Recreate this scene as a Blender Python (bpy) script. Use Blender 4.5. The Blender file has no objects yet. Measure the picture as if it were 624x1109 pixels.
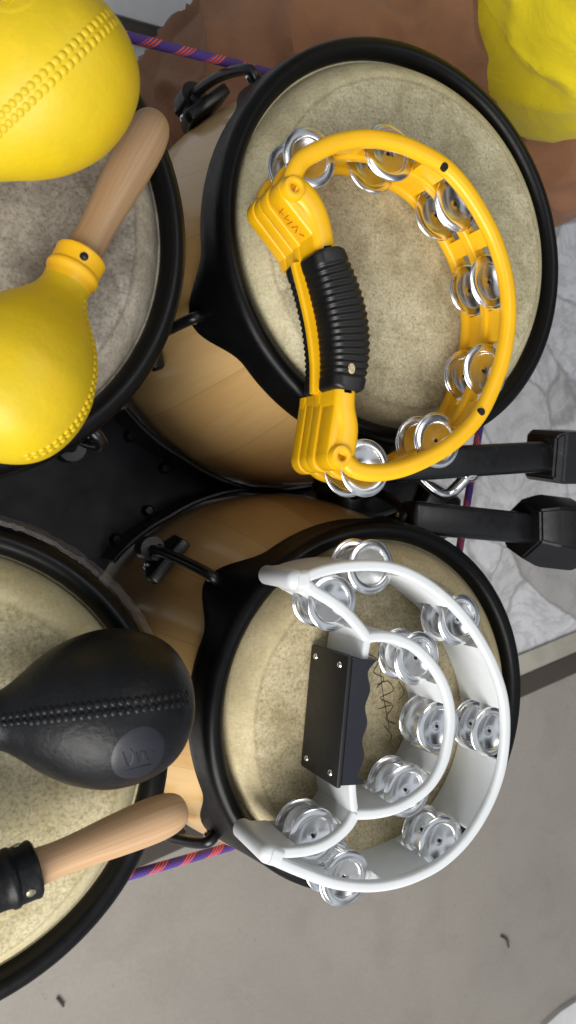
import bpy, bmesh, math, random
from mathutils import Vector, Matrix
random.seed(7)
R = math.radians
sc = bpy.context.scene
COL = sc.collection

# ------------------------------------------------------------------ camera
CAM_Z, TILT, F, W, H = 1.30, R(26.0), 850.0, 624.0, 1109.0
cam_d = bpy.data.cameras.new('camera'); cam = bpy.data.objects.new('camera', cam_d); COL.objects.link(cam)
right = Vector((math.cos(TILT), 0, math.sin(TILT))); fwd = Vector((math.sin(TILT), 0, -math.cos(TILT))); up = Vector((0, 1, 0))
m3 = Matrix((right, up, -fwd)).transposed()
cam.matrix_world = Matrix.Translation((0, 0, CAM_Z)) @ m3.to_4x4()
cam_d.sensor_fit = 'HORIZONTAL'; cam_d.sensor_width = 36; cam_d.lens = 36 * F / W
cam_d.clip_start = 0.01; cam_d.clip_end = 100
sc.camera = cam
cam_d.dof.use_dof = True; cam_d.dof.focus_distance = .57; cam_d.dof.aperture_fstop = 20

def at(px, py, z):
    """world point at height z seen at a photo position (used only to survey the real positions)"""
    d = right * (px - W / 2) / F + up * (H / 2 - py) / F + fwd
    t = (z - CAM_Z) / d.z
    return Vector((0, 0, CAM_Z)) + d * t

# ------------------------------------------------------------------ materials
def srgb(r, g, b):
    f = lambda c: (c / 255 / 12.92) if c / 255 <= .04045 else ((c / 255 + .055) / 1.055) ** 2.4
    return (f(r), f(g), f(b), 1)

class NT:
    def __init__(s, name):
        s.m = bpy.data.materials.new(name); s.m.use_nodes = True
        s.n = s.m.node_tree.nodes; s.l = s.m.node_tree.links
        s.b = s.n['Principled BSDF']
    def new(s, t, **kw):
        nd = s.n.new(t)
        for k, v in kw.items(): setattr(nd, k, v)
        return nd
    def link(s, a, b): s.l.new(a, b)
    def coord(s, scale=(1, 1, 1), out='Object', rot=(0, 0, 0)):
        tc = s.new('ShaderNodeTexCoord'); mp = s.new('ShaderNodeMapping')
        mp.inputs['Scale'].default_value = scale; mp.inputs['Rotation'].default_value = rot
        s.link(tc.outputs[out], mp.inputs['Vector']); return mp.outputs['Vector']
    def noise(s, vec, scale, detail=4, rough=.55, dist=0):
        n = s.new('ShaderNodeTexNoise'); n.inputs['Scale'].default_value = scale
        n.inputs['Detail'].default_value = detail; n.inputs['Roughness'].default_value = rough
        n.inputs['Distortion'].default_value = dist
        s.link(vec, n.inputs['Vector']); return n.outputs['Fac']
    def ramp(s, fac, stops):
        r = s.new('ShaderNodeValToRGB'); e = r.color_ramp.elements
        while len(e) < len(stops): e.new(.5)
        for i, (p, c) in enumerate(stops): e[i].position = p; e[i].color = c
        s.link(fac, r.inputs['Fac']); return r.outputs['Color']
    def mix(s, fac, a, b, mode='MIX'):
        m = s.new('ShaderNodeMix', data_type='RGBA', blend_type=mode)
        for v, i in ((fac, 0), (a, 6), (b, 7)):
            if hasattr(v, 'links'): s.link(v, m.inputs[i])
            else: m.inputs[i].default_value = v
        return m.outputs[2]
    def math(s, op, a, b=0.0, c=None):
        m = s.new('ShaderNodeMath', operation=op)
        for i, v in enumerate((a, b) if c is None else (a, b, c)):
            if hasattr(v, 'links'): s.link(v, m.inputs[i])
            else: m.inputs[i].default_value = v
        return m.outputs[0]
    def bump(s, h, strength=.2, dist=.001):
        b = s.new('ShaderNodeBump'); b.inputs['Strength'].default_value = strength; b.inputs['Distance'].default_value = dist
        s.link(h, b.inputs['Height']); s.link(b.outputs['Normal'], s.b.inputs['Normal'])
    def set(s, **kw):
        for k, v in kw.items():
            i = s.b.inputs[k.replace('_', ' ')]
            if hasattr(v, 'links'): s.link(v, i)
            else: i.default_value = v

def plastic(name, col, rough=.35, var=.12, nscale=30, bumpv=.05, bscale=250, spec=.5, coat=0, scuff=None):
    t = NT(name); v = t.coord()
    n = t.noise(v, nscale, 6)
    dark = tuple(c * (1 - var) for c in col[:3]) + (1,); light = tuple(min(1, c * (1 + var)) for c in col[:3]) + (1,)
    c = t.ramp(n, [(.3, dark), (.7, light)])
    if scuff:
        s = t.ramp(t.noise(t.coord((1, 1, 1), rot=(.4, .7, .2)), 14, 9, .72, .8), [(.60, (0, 0, 0, 1)), (.74, (1, 1, 1, 1))])
        c = t.mix(t.math('MULTIPLY', s, .35), c, scuff)
    t.set(Base_Color=c, Specular_IOR_Level=spec, Coat_Weight=coat)
    r = t.math('MULTIPLY_ADD', t.noise(v, nscale * 2.3, 5), .25, rough - .1); t.set(Roughness=r)
    t.bump(t.noise(v, bscale, 3), bumpv, .0006)
    return t.m

M = {}
M['rim'] = plastic('black_powder_coat', (.003, .003, .0034, 1), .34, .2, 60, .05, 500, spec=.20)
M['black_metal'] = plastic('black_enamel', (.006, .006, .007, 1), .30, .3, 60, .1, 300, scuff=(.16, .16, .17, 1))
M['black_rubber'] = plastic('black_rubber', (.006, .006, .0065, 1), .40, .25, 60, .1, 400)
M['grip_panel'] = plastic('grip_panel_plastic', (.007, .007, .0075, 1), .5, .1, 80, .08, 500)
M['grip_side'] = plastic('grip_side_rubber', (.009, .010, .017, 1), .45, .1, 80, .08, 500)
M['black_leather'] = plastic('black_moulded_plastic', (.006, .0065, .008, 1), .40, .3, 40, .5, 330, spec=.25)
M['yellow_maraca'] = plastic('yellow_moulded_plastic', (.66, .45, .010, 1), .46, .10, 16, .22, 260, spec=.42, scuff=(.72, .40, .015, 1))
M['orange_collar'] = plastic('amber_collar_plastic', (.80, .44, .008, 1), .40, .06, 22, .1, 200)
M['yellow_frame'] = plastic('amber_frame_plastic', (.84, .46, .006, 1), .32, .07, 30, .06, 200, scuff=(.42, .20, .02, 1))
M['gap_shade'] = plastic('gap_shade_navy', (.012, .013, .020, 1), .5, .3, 20, .1, 200)  # navy tone for the deep shade between the shells
M['white_frame'] = plastic('white_frame_plastic', (.64, .665, .685, 1), .38, .05, 30, .05, 200, scuff=(.36, .36, .34, 1))
M['red_ink'] = plastic('red_ink', (.55, .03, .01, 1), .5)
M['black_ink'] = plastic('black_ink', (.02, .02, .018, 1), .6)

def maraca_yellow():
    t = NT('yellow_moulded_plastic'); v = t.coord()
    a = t.noise(v, 13, 6, .6, .6); b = t.noise(v, 30, 8, .75, 1.2); c = t.noise(v, 75, 3, .5)
    col = t.ramp(a, [(.30, (.54, .40, .008, 1)), (.5, (.64, .45, .009, 1)), (.72, (.69, .43, .009, 1))])
    col = t.mix(t.ramp(b, [(.56, (0, 0, 0, 1)), (.72, (.45, .45, .45, 1))]), col, (.56, .32, .015, 1))
    col = t.mix(t.ramp(t.noise(v, 22, 9, .8, 2.5), [(.64, (0, 0, 0, 1)), (.70, (.5, .5, .5, 1))]), col, (.80, .66, .16, 1))
    t.set(Base_Color=col, Specular_IOR_Level=.42, Roughness=t.math('MULTIPLY_ADD', b, .3, .32))
    t.bump(t.math('ADD', t.math('MULTIPLY', c, 1.5), t.noise(v, 260, 4, .6)), .30, .0007); return t.m
M['yellow_maraca'] = maraca_yellow()

def chrome(name, base=.78, rough=.09, tint=(1, 1, 1)):
    t = NT(name); v = t.coord()
    n = t.noise(v, 90, 5, .6)
    t.set(Metallic=1.0, Base_Color=t.ramp(n, [(.25, (base * .82 * tint[0], base * .82 * tint[1], base * .82 * tint[2], 1)), (.7, (base * tint[0], base * tint[1], base * tint[2], 1))]))
    t.set(Roughness=t.math('MULTIPLY_ADD', n, .14, rough - .03))
    t.bump(t.noise(v, 60, 2), .012, .0006)
    return t.m
M['chrome'] = chrome('polished_steel', .90, .15)
M['brass'] = chrome('brass_plated_steel', .7, .2, (1, .88, .6))

def skin_mat(name, c0, c1, c2, stain, seed, Ro, zs=.5):
    t = NT(name)
    tc = t.new('ShaderNodeTexCoord'); mp = t.new('ShaderNodeMapping'); mp.inputs['Location'].default_value = (seed, seed * 1.7, 0)
    t.link(tc.outputs['Object'], mp.inputs['Vector']); v = mp.outputs['Vector']
    big = t.noise(v, 11, 8, .66, .9); mid = t.noise(v, 34, 8, .7, .5); fine = t.noise(v, 420, 3, .7); hair = t.noise(v, 190, 4, .7, 1.5)
    col = t.ramp(big, [(.30, c0), (.5, c1), (.72, c2)])
    col = t.mix(t.ramp(mid, [(.44, (0, 0, 0, 1)), (.72, (.85, .85, .85, 1))]), col, stain)
    grain = t.math('ADD', t.math('MULTIPLY', fine, .55), t.math('MULTIPLY', hair, .45))
    g = t.ramp(grain, [(.35, (.47, .44, .37, 1)), (.5, (.97, .97, .97, 1)), (.65, (1.34, 1.33, 1.27, 1))])
    # smoother, yellower collar where the hide bends over the bearing edge
    sp = t.new('ShaderNodeSeparateXYZ'); t.link(tc.outputs['Object'], sp.inputs[0])
    r = t.math('SQRT', t.math('ADD', t.math('POWER', t.math('ADD', sp.outputs[0], .001), 2.0), t.math('POWER', t.math('ADD', sp.outputs[1], .005), 2.0)))
    rw = t.math('ADD', r, t.math('MULTIPLY', t.math('SUBTRACT', mid, .5), .006))
    zone = t.math('MULTIPLY_ADD', t.math('SUBTRACT', rw, Ro - .037), 250.0, .5); zone.node.use_clamp = True
    line = t.math('SUBTRACT', 1.0, t.math('MULTIPLY', t.math('ABSOLUTE', t.math('SUBTRACT', rw, Ro - .0385)), 520.0)); line.node.use_clamp = True
    col = t.mix(t.math('MULTIPLY', t.math('SUBTRACT', 1.0, t.math('MULTIPLY', zone, zs)), .85), col, g, 'MULTIPLY')
    collar = (c2[0] * 1.06, c2[1] * 1.0, c2[2] * .80, 1)
    col = t.mix(t.math('MULTIPLY', zone, zs), col, collar)
    col = t.mix(t.math('MULTIPLY', line, .45), col, (stain[0] * .8, stain[1] * .72, stain[2] * .6, 1))
    t.set(Base_Color=col, Roughness=.6, Specular_IOR_Level=.3)
    h = t.math('ADD', t.math('MULTIPLY', mid, .6), grain); t.bump(h, .4, .0008)
    return t.m
M['skin_a'] = skin_mat('rawhide_grey_green', (.37, .33, .215, 1), (.49, .445, .30, 1), (.60, .555, .40, 1), (.28, .24, .145, 1), 3.1, .176, .22)
M['skin_b'] = skin_mat('rawhide_golden', (.44, .37, .22, 1), (.55, .475, .305, 1), (.65, .575, .40, 1), (.33, .265, .14, 1), 11.4, .158, .3)
M['skin_c'] = skin_mat('rawhide_worn_grey', (.23, .20, .165, 1), (.42, .38, .32, 1), (.58, .535, .46, 1), (.15, .125, .10, 1), 23.0, .163, .12)
M['skin_d'] = skin_mat('rawhide_pale', (.44, .39, .22, 1), (.57, .51, .33, 1), (.65, .60, .44, 1), (.38, .32, .17, 1), 31.0, .152, .35)

def stave_mat(name, stops, nst=18):
    t = NT(name)
    tc = t.new('ShaderNodeTexCoord'); sp = t.new('ShaderNodeSeparateXYZ'); t.link(tc.outputs['Object'], sp.inputs[0])
    a = t.math('ARCTAN2', sp.outputs[1], sp.outputs[0])
    wob = t.math('MULTIPLY', t.math('SUBTRACT', t.noise(tc.outputs['Object'], 3, 2), .5), .06)
    u = t.math('MULTIPLY', t.math('ADD', a, wob), nst / (2 * math.pi))
    cell = t.math('FLOOR', u); fr = t.math('FRACT', u)
    wn = t.new('ShaderNodeTexWhiteNoise', noise_dimensions='1D'); t.link(cell, wn.inputs['W'])
    cx = t.new('ShaderNodeCombineXYZ'); t.link(t.math('MULTIPLY', u, 1.0), cx.inputs[0]); t.link(t.math('MULTIPLY', sp.outputs[2], 1.6), cx.inputs[1])
    t.link(t.math('MULTIPLY', wn.outputs['Value'], 17.0), cx.inputs[2])
    g = t.noise(cx.outputs[0], 4.5, 8, .62, 1.4); g2 = t.noise(cx.outputs[0], 26, 5, .6, .5)
    f = t.math('ADD', t.math('MULTIPLY', wn.outputs['Value'], .42), t.math('ADD', t.math('MULTIPLY', g, .45), t.math('MULTIPLY', g2, .16)))
    col = t.ramp(f, stops)
    vk = t.new('ShaderNodeTexVoronoi'); vk.inputs['Scale'].default_value = 1.0; 
    ck = t.new('ShaderNodeCombineXYZ'); t.link(t.math('MULTIPLY', u, .55), ck.inputs[0]); t.link(t.math('MULTIPLY', sp.outputs[2], 9.0), ck.inputs[1]); t.link(ck.outputs[0], vk.inputs['Vector'])
    knot = t.ramp(vk.outputs['Distance'], [(.03, (1, 1, 1, 1)), (.07, (0, 0, 0, 1))])
    col = t.mix(t.math('MULTIPLY', knot, .7), col, (.20, .09, .03, 1))
    seam = t.ramp(t.math('ABSOLUTE', t.math('SUBTRACT', fr, .5)), [(.485, (0, 0, 0, 1)), (.5, (1, 1, 1, 1))])
    col = t.mix(t.math('MULTIPLY', seam, .28), col, (.16, .085, .035, 1))
    t.set(Base_Color=col, Roughness=.34, Coat_Weight=.7, Coat_Roughness=.14)
    t.bump(g2, .05, .0005)
    return t.m
M['wood_shell'] = stave_mat('lacquered_pine_staves', [(.15, (.48, .25, .072, 1)), (.5, (.65, .39, .142, 1)), (.85, (.76, .52, .24, 1))])
M['black_shell'] = plastic('black_shell_lacquer', (.012, .012, .016, 1), .3, .2, 20, .03, 100)

def turned_wood(name, g):
    t = NT(name); tc = t.new('ShaderNodeTexCoord')
    mp = t.new('ShaderNodeMapping'); mp.inputs['Scale'].default_value = (60, 60, 9); t.link(tc.outputs['UV'], mp.inputs['Vector'])
    mp.inputs['Scale'].default_value = (1.3, 9, 1)
    n = t.noise(mp.outputs['Vector'], 5, 7, .6, .6)
    mp2 = t.new('ShaderNodeMapping'); mp2.inputs['Scale'].default_value = (16, 120, 1); t.link(tc.outputs['UV'], mp2.inputs['Vector'])
    fl = t.noise(mp2.outputs['Vector'], 2.2, 2, .5)
    col = t.ramp(n, [(.25, (.43 * g, .25 * g, .125 * g, 1)), (.5, (.54 * g, .34 * g, .185 * g, 1)), (.8, (.63 * g, .43 * g, .26 * g, 1))])
    col = t.mix(t.ramp(fl, [(.62, (0, 0, 0, 1)), (.74, (.6, .6, .6, 1))]), col, (.27, .14, .06, 1))
    t.set(Base_Color=col, Roughness=.48); t.bump(fl, .05, .0004)
    return t.m
M['handle_wood'] = turned_wood('turned_beech', .98); M['handle_wood_dark'] = turned_wood('darker_turned_beech', .66)  # second beech is the same wood in a darker tone

def cloth(name, base, var=.25, weave=900, rough=.9):
    t = NT(name); v = t.coord()
    n = t.noise(v, 9, 6, .6)
    d = tuple(c * (1 - var) for c in base) + (1,); l = tuple(c * (1 + var) for c in base) + (1,)
    t.set(Base_Color=t.ramp(n, [(.3, d), (.7, l)]), Roughness=rough, Sheen_Weight=.12, Specular_IOR_Level=.2)
    h = t.math('ADD', t.math('MULTIPLY', t.noise(v, 14, 4, .5, .9), 14.0), t.noise(v, weave, 2))
    t.bump(h, .5, .0012); return t.m
M['brown_cloth'] = cloth('brown_cotton', (.25, .122, .067))
M['yellow_cloth'] = cloth('yellow_cotton', (.62, .50, .012), .12)
M['body_skin'] = plastic('person_skin', (.42, .23, .15, 1), .5)
M['hair'] = plastic('dark_hair', (.015, .011, .009, 1), .5)

def rope_mat():
    t = NT('purple_braided_cord'); tc = t.new('ShaderNodeTexCoord'); sp = t.new('ShaderNodeSeparateXYZ'); t.link(tc.outputs['UV'], sp.inputs[0])
    u, v = sp.outputs[0], sp.outputs[1]
    blk = t.math('LESS_THAN', t.math('FRACT', t.math('ADD', t.math('MULTIPLY', u, 27.0), t.math('MULTIPLY', v, 1.0))), .40)
    fine = t.math('LESS_THAN', t.math('FRACT', t.math('ADD', t.math('MULTIPLY', u, 230.0), t.math('MULTIPLY', v, 8.0))), .55)
    msk = t.math('MULTIPLY', blk, fine)
    braid = t.math('FRACT', t.math('ADD', t.math('MULTIPLY', u, 230.0), t.math('MULTIPLY', v, 8.0)))
    braid2 = t.math('FRACT', t.math('SUBTRACT', t.math('MULTIPLY', u, 230.0), t.math('MULTIPLY', v, 8.0)))
    pur = t.mix(braid2, (.05, .028, .20, 1), (.12, .06, .34, 1))
    t.set(Base_Color=t.mix(msk, pur, (.80, .12, .05, 1)), Roughness=.75)
    t.bump(t.math('ADD', braid, braid2), .35, .0008); return t.m
M['rope'] = rope_mat()

def concrete():
    t = NT('grey_cement_floor'); v = t.coord()
    a = t.noise(v, 1.6, 7, .6, .3); b = t.noise(v, 9, 7, .65, .6); c = t.noise(v, 140, 4, .6)
    col = t.ramp(a, [(.3, (.225, .205, .182, 1)), (.7, (.295, .27, .24, 1))])
    col = t.mix(t.ramp(b, [(.5, (0, 0, 0, 1)), (.8, (.5, .5, .5, 1))]), col, (.185, .168, .148, 1))
    col = t.mix(.35, col, t.ramp(c, [(.3, (.8, .8, .8, 1)), (.7, (1.15, 1.15, 1.15, 1))]), 'MULTIPLY')
    vo = t.new('ShaderNodeTexVoronoi'); vo.inputs['Scale'].default_value = 26; t.link(v, vo.inputs['Vector'])
    col = t.mix(t.ramp(vo.outputs['Distance'], [(.03, (.40, .40, .40, 1)), (.07, (0, 0, 0, 1))]), col, (.10, .09, .08, 1))
    t.set(Base_Color=col, Roughness=.55); t.bump(c, .15, .0008); return t.m
def marble(name, bright):
    t = NT(name); v = t.coord()
    wob = t.new('ShaderNodeTexNoise'); wob.inputs['Scale'].default_value = 5; wob.inputs['Detail'].default_value = 4; t.link(v, wob.inputs['Vector'])
    vv = t.mix(.12, v, wob.outputs['Color'], 'ADD')
    vo = t.new('ShaderNodeTexVoronoi', feature='DISTANCE_TO_EDGE'); vo.inputs['Scale'].default_value = 5.2; t.link(vv, vo.inputs['Vector'])
    vc = t.new('ShaderNodeTexVoronoi'); vc.inputs['Scale'].default_value = 5.2; t.link(vv, vc.inputs['Vector'])
    sv = t.new('ShaderNodeSeparateColor'); t.link(vc.outputs['Color'], sv.inputs[0])
    k = bright
    tile = t.ramp(sv.outputs[0], [(.0, (.40 * k, .39 * k, .38 * k, 1)), (.3, (.66 * k, .66 * k, .67 * k, 1)), (1, (.82 * k, .83 * k, .87 * k, 1))])
    tile = t.mix(.5, tile, t.ramp(t.noise(v, 16, 6, .65, .5), [(.3, (.6, .6, .6, 1)), (.7, (1.2, 1.2, 1.2, 1))]), 'MULTIPLY')
    vein = t.noise(v, 6, 9, .7, 1.6)
    tile = t.mix(t.ramp(vein, [(.465, (0, 0, 0, 1)), (.5, (.4, .4, .4, 1)), (.535, (0, 0, 0, 1))]), tile, (.26 * k, .25 * k, .25 * k, 1))
    tile = t.mix(t.ramp(vo.outputs['Distance'], [(.006, (.5, .5, .5, 1)), (.028, (0, 0, 0, 1))]), tile, (.20 * k, .18 * k, .17 * k, 1))
    t.set(Base_Color=tile, Roughness=.4); return t.m
M['concrete'] = concrete(); M['marble'] = marble('crazy_paved_marble', .72)
M['kerb_beige'] = plastic('beige_stone', (.33, .31, .26, 1), .6, .2, 12, .1, 120)
M['dark_strip'] = plastic('dark_brown_stone', (.045, .035, .028, 1), .6, .25, 12, .1, 120)
M['pale_tile'] = plastic('pale_tile', (.55, .55, .55, 1), .6, .12, 14, .1, 90)
M['film'] = None
def film():
    t = NT('crinkled_clear_film'); v = t.coord()
    t.set(Base_Color=(.50, .44, .40, 1), Roughness=.10, Alpha=.16, Specular_IOR_Level=.8)
    t.bump(t.noise(v, 90, 5, .65, 2.5), 1.0, .004); return t.m
M['film'] = film()

# ------------------------------------------------------------------ mesh helpers
class MB:
    def __init__(s): s.bm = bmesh.new(); s.uv = s.bm.loops.layers.uv.new('UVMap')
    def grid(s, rows, closed=True, cap0=False, cap1=False, uv=None, mi=0):
        vs = [[s.bm.verts.new(p) for p in r] for r in rows]
        n = len(rows[0])
        for i in range(len(vs) - 1):
            for j in range(n if closed else n - 1):
                k = (j + 1) % n
                try: f = s.bm.faces.new((vs[i][j], vs[i][k], vs[i + 1][k], vs[i + 1][j]))
                except ValueError: continue
                f.material_index = mi
                if uv:
                    us = (uv[i], uv[i], uv[i + 1], uv[i + 1]); vv = (j / n, (j + 1) / n, (j + 1) / n, j / n)
                    for l, a, b in zip(f.loops, us, vv): l[s.uv].uv = (a, b)
        for c, r in ((cap0, vs[0]), (cap1, vs[-1])):
            if c:
                f = s.bm.faces.new(r); f.material_index = mi
        return vs
    def lathe(s, prof, n=48, mat=Matrix(), uv=True):
        rows = []
        for r, z in prof:
            r = max(r, 1e-5)
            rows.append([mat @ Vector((r * math.cos(2 * math.pi * k / n), r * math.sin(2 * math.pi * k / n), z)) for k in range(n)])
        us = [0]
        for a, b in zip(prof, prof[1:]): us.append(us[-1] + math.hypot(a[0] - b[0], a[1] - b[1]))
        s.grid(rows, True, prof[0][0] > 1e-4 and False, False, us)
    def tube(s, pts, rad, n=12, caps=True):
        pts = [Vector(p) for p in pts]
        if not isinstance(rad, (list, tuple)): rad = [rad] * len(pts)
        rows = []; us = [0]; nrm = None
        for i, p in enumerate(pts):
            t = (pts[min(i + 1, len(pts) - 1)] - pts[max(i - 1, 0)]).normalized()
            if nrm is None:
                a = Vector((0, 0, 1)) if abs(t.z) < .9 else Vector((1, 0, 0)); nrm = t.cross(a).normalized()
            nrm = (nrm - t * nrm.dot(t)).normalized(); b = t.cross(nrm)
            rows.append([p + (nrm * math.cos(2 * math.pi * k / n) + b * math.sin(2 * math.pi * k / n)) * rad[i] for k in range(n)])
            if i: us.append(us[-1] + (p - pts[i - 1]).length)
        s.grid(rows, True, caps, caps, us)
    def sweep(s, path, prof, closed=False, width=None):
        """vertical-plane profile [(offset, z)] carried along a plan path of (x, y)"""
        rows = []; n = len(path)
        for i, p in enumerate(path):
            a = path[(i - 1) % n] if closed else path[max(i - 1, 0)]; b = path[(i + 1) % n] if closed else path[min(i + 1, n - 1)]
            t = Vector((b[0] - a[0], b[1] - a[1], 0)).normalized(); nn = Vector((-t.y, t.x, 0))
            w = width(i / (n - 1)) if width else 1
            rows.append([Vector((p[0], p[1], 0)) + nn * o * w + Vector((0, 0, z)) for o, z in prof])
        if closed: rows.append(rows[0])
        s.grid(rows, True, not closed, not closed)
    def box(s, size, mat=Matrix(), bev=0):
        b = bmesh.new(); bmesh.ops.create_cube(b, size=1); bmesh.ops.scale(b, vec=size, verts=b.verts)
        if bev: bmesh.ops.bevel(b, geom=list(b.edges), offset=bev, segments=3, affect='EDGES', profile=.5)
        s.merge(b, mat)
    def prism(s, poly, z0, z1, mat=Matrix(), bev=0):
        b = bmesh.new(); vs = [b.verts.new((x, y, z0)) for x, y in poly]; f = b.faces.new(vs)
        r = bmesh.ops.extrude_face_region(b, geom=[f]); bmesh.ops.translate(b, vec=(0, 0, z1 - z0), verts=[v for v in r['geom'] if isinstance(v, bmesh.types.BMVert)])
        if bev: bmesh.ops.bevel(b, geom=list(b.edges), offset=bev, segments=2, affect='EDGES', profile=.5)
        s.merge(b, mat)
    def ball(s, mat, u=14, v=9):
        b = bmesh.new(); bmesh.ops.create_uvsphere(b, u_segments=u, v_segments=v, radius=1); s.merge(b, mat)
    def merge(s, b, mat):
        bmesh.ops.recalc_face_normals(b, faces=b.faces)
        mp = {}
        for v in b.verts: mp[v] = s.bm.verts.new(mat @ v.co)
        for f in b.faces:
            try: s.bm.faces.new([mp[v] for v in f.verts])
            except ValueError: pass
        b.free()
    def build(s, name, mat, parent=None, loc=None, sharp=38):
        bmesh.ops.remove_doubles(s.bm, verts=s.bm.verts, dist=1e-6)
        bmesh.ops.recalc_face_normals(s.bm, faces=s.bm.faces)
        org = Vector(loc) if loc is not None else (parent_world(parent) if parent else Vector((0, 0, 0)))
        bmesh.ops.translate(s.bm, vec=-org, verts=s.bm.verts)
        me = bpy.data.meshes.new(name); s.bm.to_mesh(me); s.bm.free()
        for p in me.polygons: p.use_smooth = True
        me.set_sharp_from_angle(angle=R(sharp))
        for m in (mat if isinstance(mat, (list, tuple)) else [mat]): me.materials.append(m)
        o = bpy.data.objects.new(name, me); COL.objects.link(o)
        if parent: o.parent = parent; o.location = org - parent_world(parent)
        else: o.location = org
        return o

def parent_world(p):
    v = Vector((0, 0, 0))
    while p: v += p.location; p = p.parent
    return v
def thing(name, label, cat, loc, group=None):
    o = bpy.data.objects.new(name, None); COL.objects.link(o); o.location = loc; o.empty_display_size = .05
    o['label'] = label; o['category'] = cat
    if group: o['group'] = group
    return o
def tag(o, label, cat, group=None):
    o['label'] = label; o['category'] = cat
    if group: o['group'] = group
    return o
def struct(o): o['kind'] = 'structure'; return o
def crom(pts, per=8, closed=False):
    pts = [Vector(p) for p in pts]; out = []; n = len(pts)
    for i in range(n if closed else n - 1):
        g = lambda k: pts[k % n] if closed else pts[min(max(k, 0), n - 1)]
        p0, p1, p2, p3 = g(i - 1), g(i), g(i + 1), g(i + 2)
        for k in range(per):
            t = k / per
            out.append(.5 * ((2 * p1) + (p2 - p0) * t + (2 * p0 - 5 * p1 + 4 * p2 - p3) * t * t + (3 * p1 - p0 - 3 * p2 + p3) * t ** 3))
    if not closed: out.append(pts[-1])
    return out
def rrect(w, z0, z1, r, seg=4):
    o = []
    h0 = z0 + r; h1 = z1 - r; x = w / 2 - r
    for cx, cz, a0 in ((x, h1, 0), (-x, h1, 90), (-x, h0, 180), (x, h0, 270)):
        for k in range(seg + 1):
            a = R(a0 + 90 * k / seg); o.append((cx + r * math.cos(a), cz + r * math.sin(a)))
    return o
def frame(z_axis, origin, xhint=Vector((0, 0, 1))):
    z = z_axis.normalized(); x = (xhint - z * xhint.dot(z)).normalized(); y = z.cross(x)
    m = Matrix((x, y, z)).transposed().to_4x4(); m.translation = origin; return m

# ------------------------------------------------------------------ the setting
def sheet(name, pts, z, mat, loc=(0, 0, 0)):
    b = MB(); b.bm.faces.new([b.bm.verts.new((p[0], p[1], z)) for p in pts]); return struct(b.build(name, mat))
sheet('ground', [(-30, -30), (30, -30), (30, 30), (-30, 30)], -.004, M['marble'])
# dark joint strip and beige edging run straight across the floor from under the drums to the right
s0 = at(149, 939, 0); s1 = at(624, 728, 0); sd = (s1 - s0).normalized(); sn = Vector((-sd.y, sd.x, 0))
wdk = (at(624, 706, 0) - s1).dot(sn); wbg = (at(624, 684, 0) - s1).dot(sn)
L0 = s0 - sd * 12; L1 = s1 + sd * 12
sheet('cement_floor', [L0, L1, L1 - sn * 20, L0 - sn * 20], 0, M['concrete'])
sheet('floor_joint', [L0, L1, L1 + sn * wdk, L0 + sn * wdk], .004, M['dark_strip'])
sheet('floor_edging', [L0 + sn * (wdk + .001), L1 + sn * (wdk + .001), L1 + sn * wbg, L0 + sn * wbg], .002, M['kerb_beige'])
# dark strip and pale paving at the far top edge of the view
t0 = at(140, 22, 0); t1 = at(440, 20, 0); t2 = at(440, 50, 0)
sheet('far_joint', [(-8, t0.y), (8, t0.y), (8, at(140, 46, 0).y), (-8, at(140, 46, 0).y)], .002, M['dark_strip'])
sheet('far_paving', [(-8, t0.y + .001), (8, t0.y + .001), (8, 6), (-8, 6)], .006, M['pale_tile'])
def debris(px, pts, label):
    b = MB(); b.tube(crom([at(x, y, .004) for x, y in pts], 6), .0022, 8); tag(b.build('dry_stem', M['dark_strip'], loc=at(px[0], px[1], 0)), label, 'debris')
debris((548, 1018), [(543, 1014), (549, 1018), (551, 1026)], 'short bent dark stem lying on bare cement, lower right')
debris((65, 1085), [(62, 1081), (66, 1086), (69, 1090)], 'small dark scrap lying on cement, lower left')
# pale stone tile lying on the cement in the lower right corner
b = MB(); cp = [at(585, 1109, 0), at(604, 1092, 0), at(626, 1078, 0), at(700, 1050, 0), at(760, 1200, 0), at(580, 1200, 0)]
b.prism([(p.x, p.y) for p in cp], .0, .012); tag(b.build('cloth_mat', M['pale_tile'], loc=cp[0]), 'pale grey mat just showing in the bottom right corner', 'mat')

def hull(pts):
    pts = sorted(pts); 
    def half(ps):
        h = []
        for p in ps:
            while len(h) > 1 and (h[-1][0] - h[-2][0]) * (p[1] - h[-2][1]) - (h[-1][1] - h[-2][1]) * (p[0] - h[-2][0]) <= 0: h.pop()
            h.append(p)
        return h
    l = half(pts); u = half(pts[::-1]); return l[:-1] + u[:-1]

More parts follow.
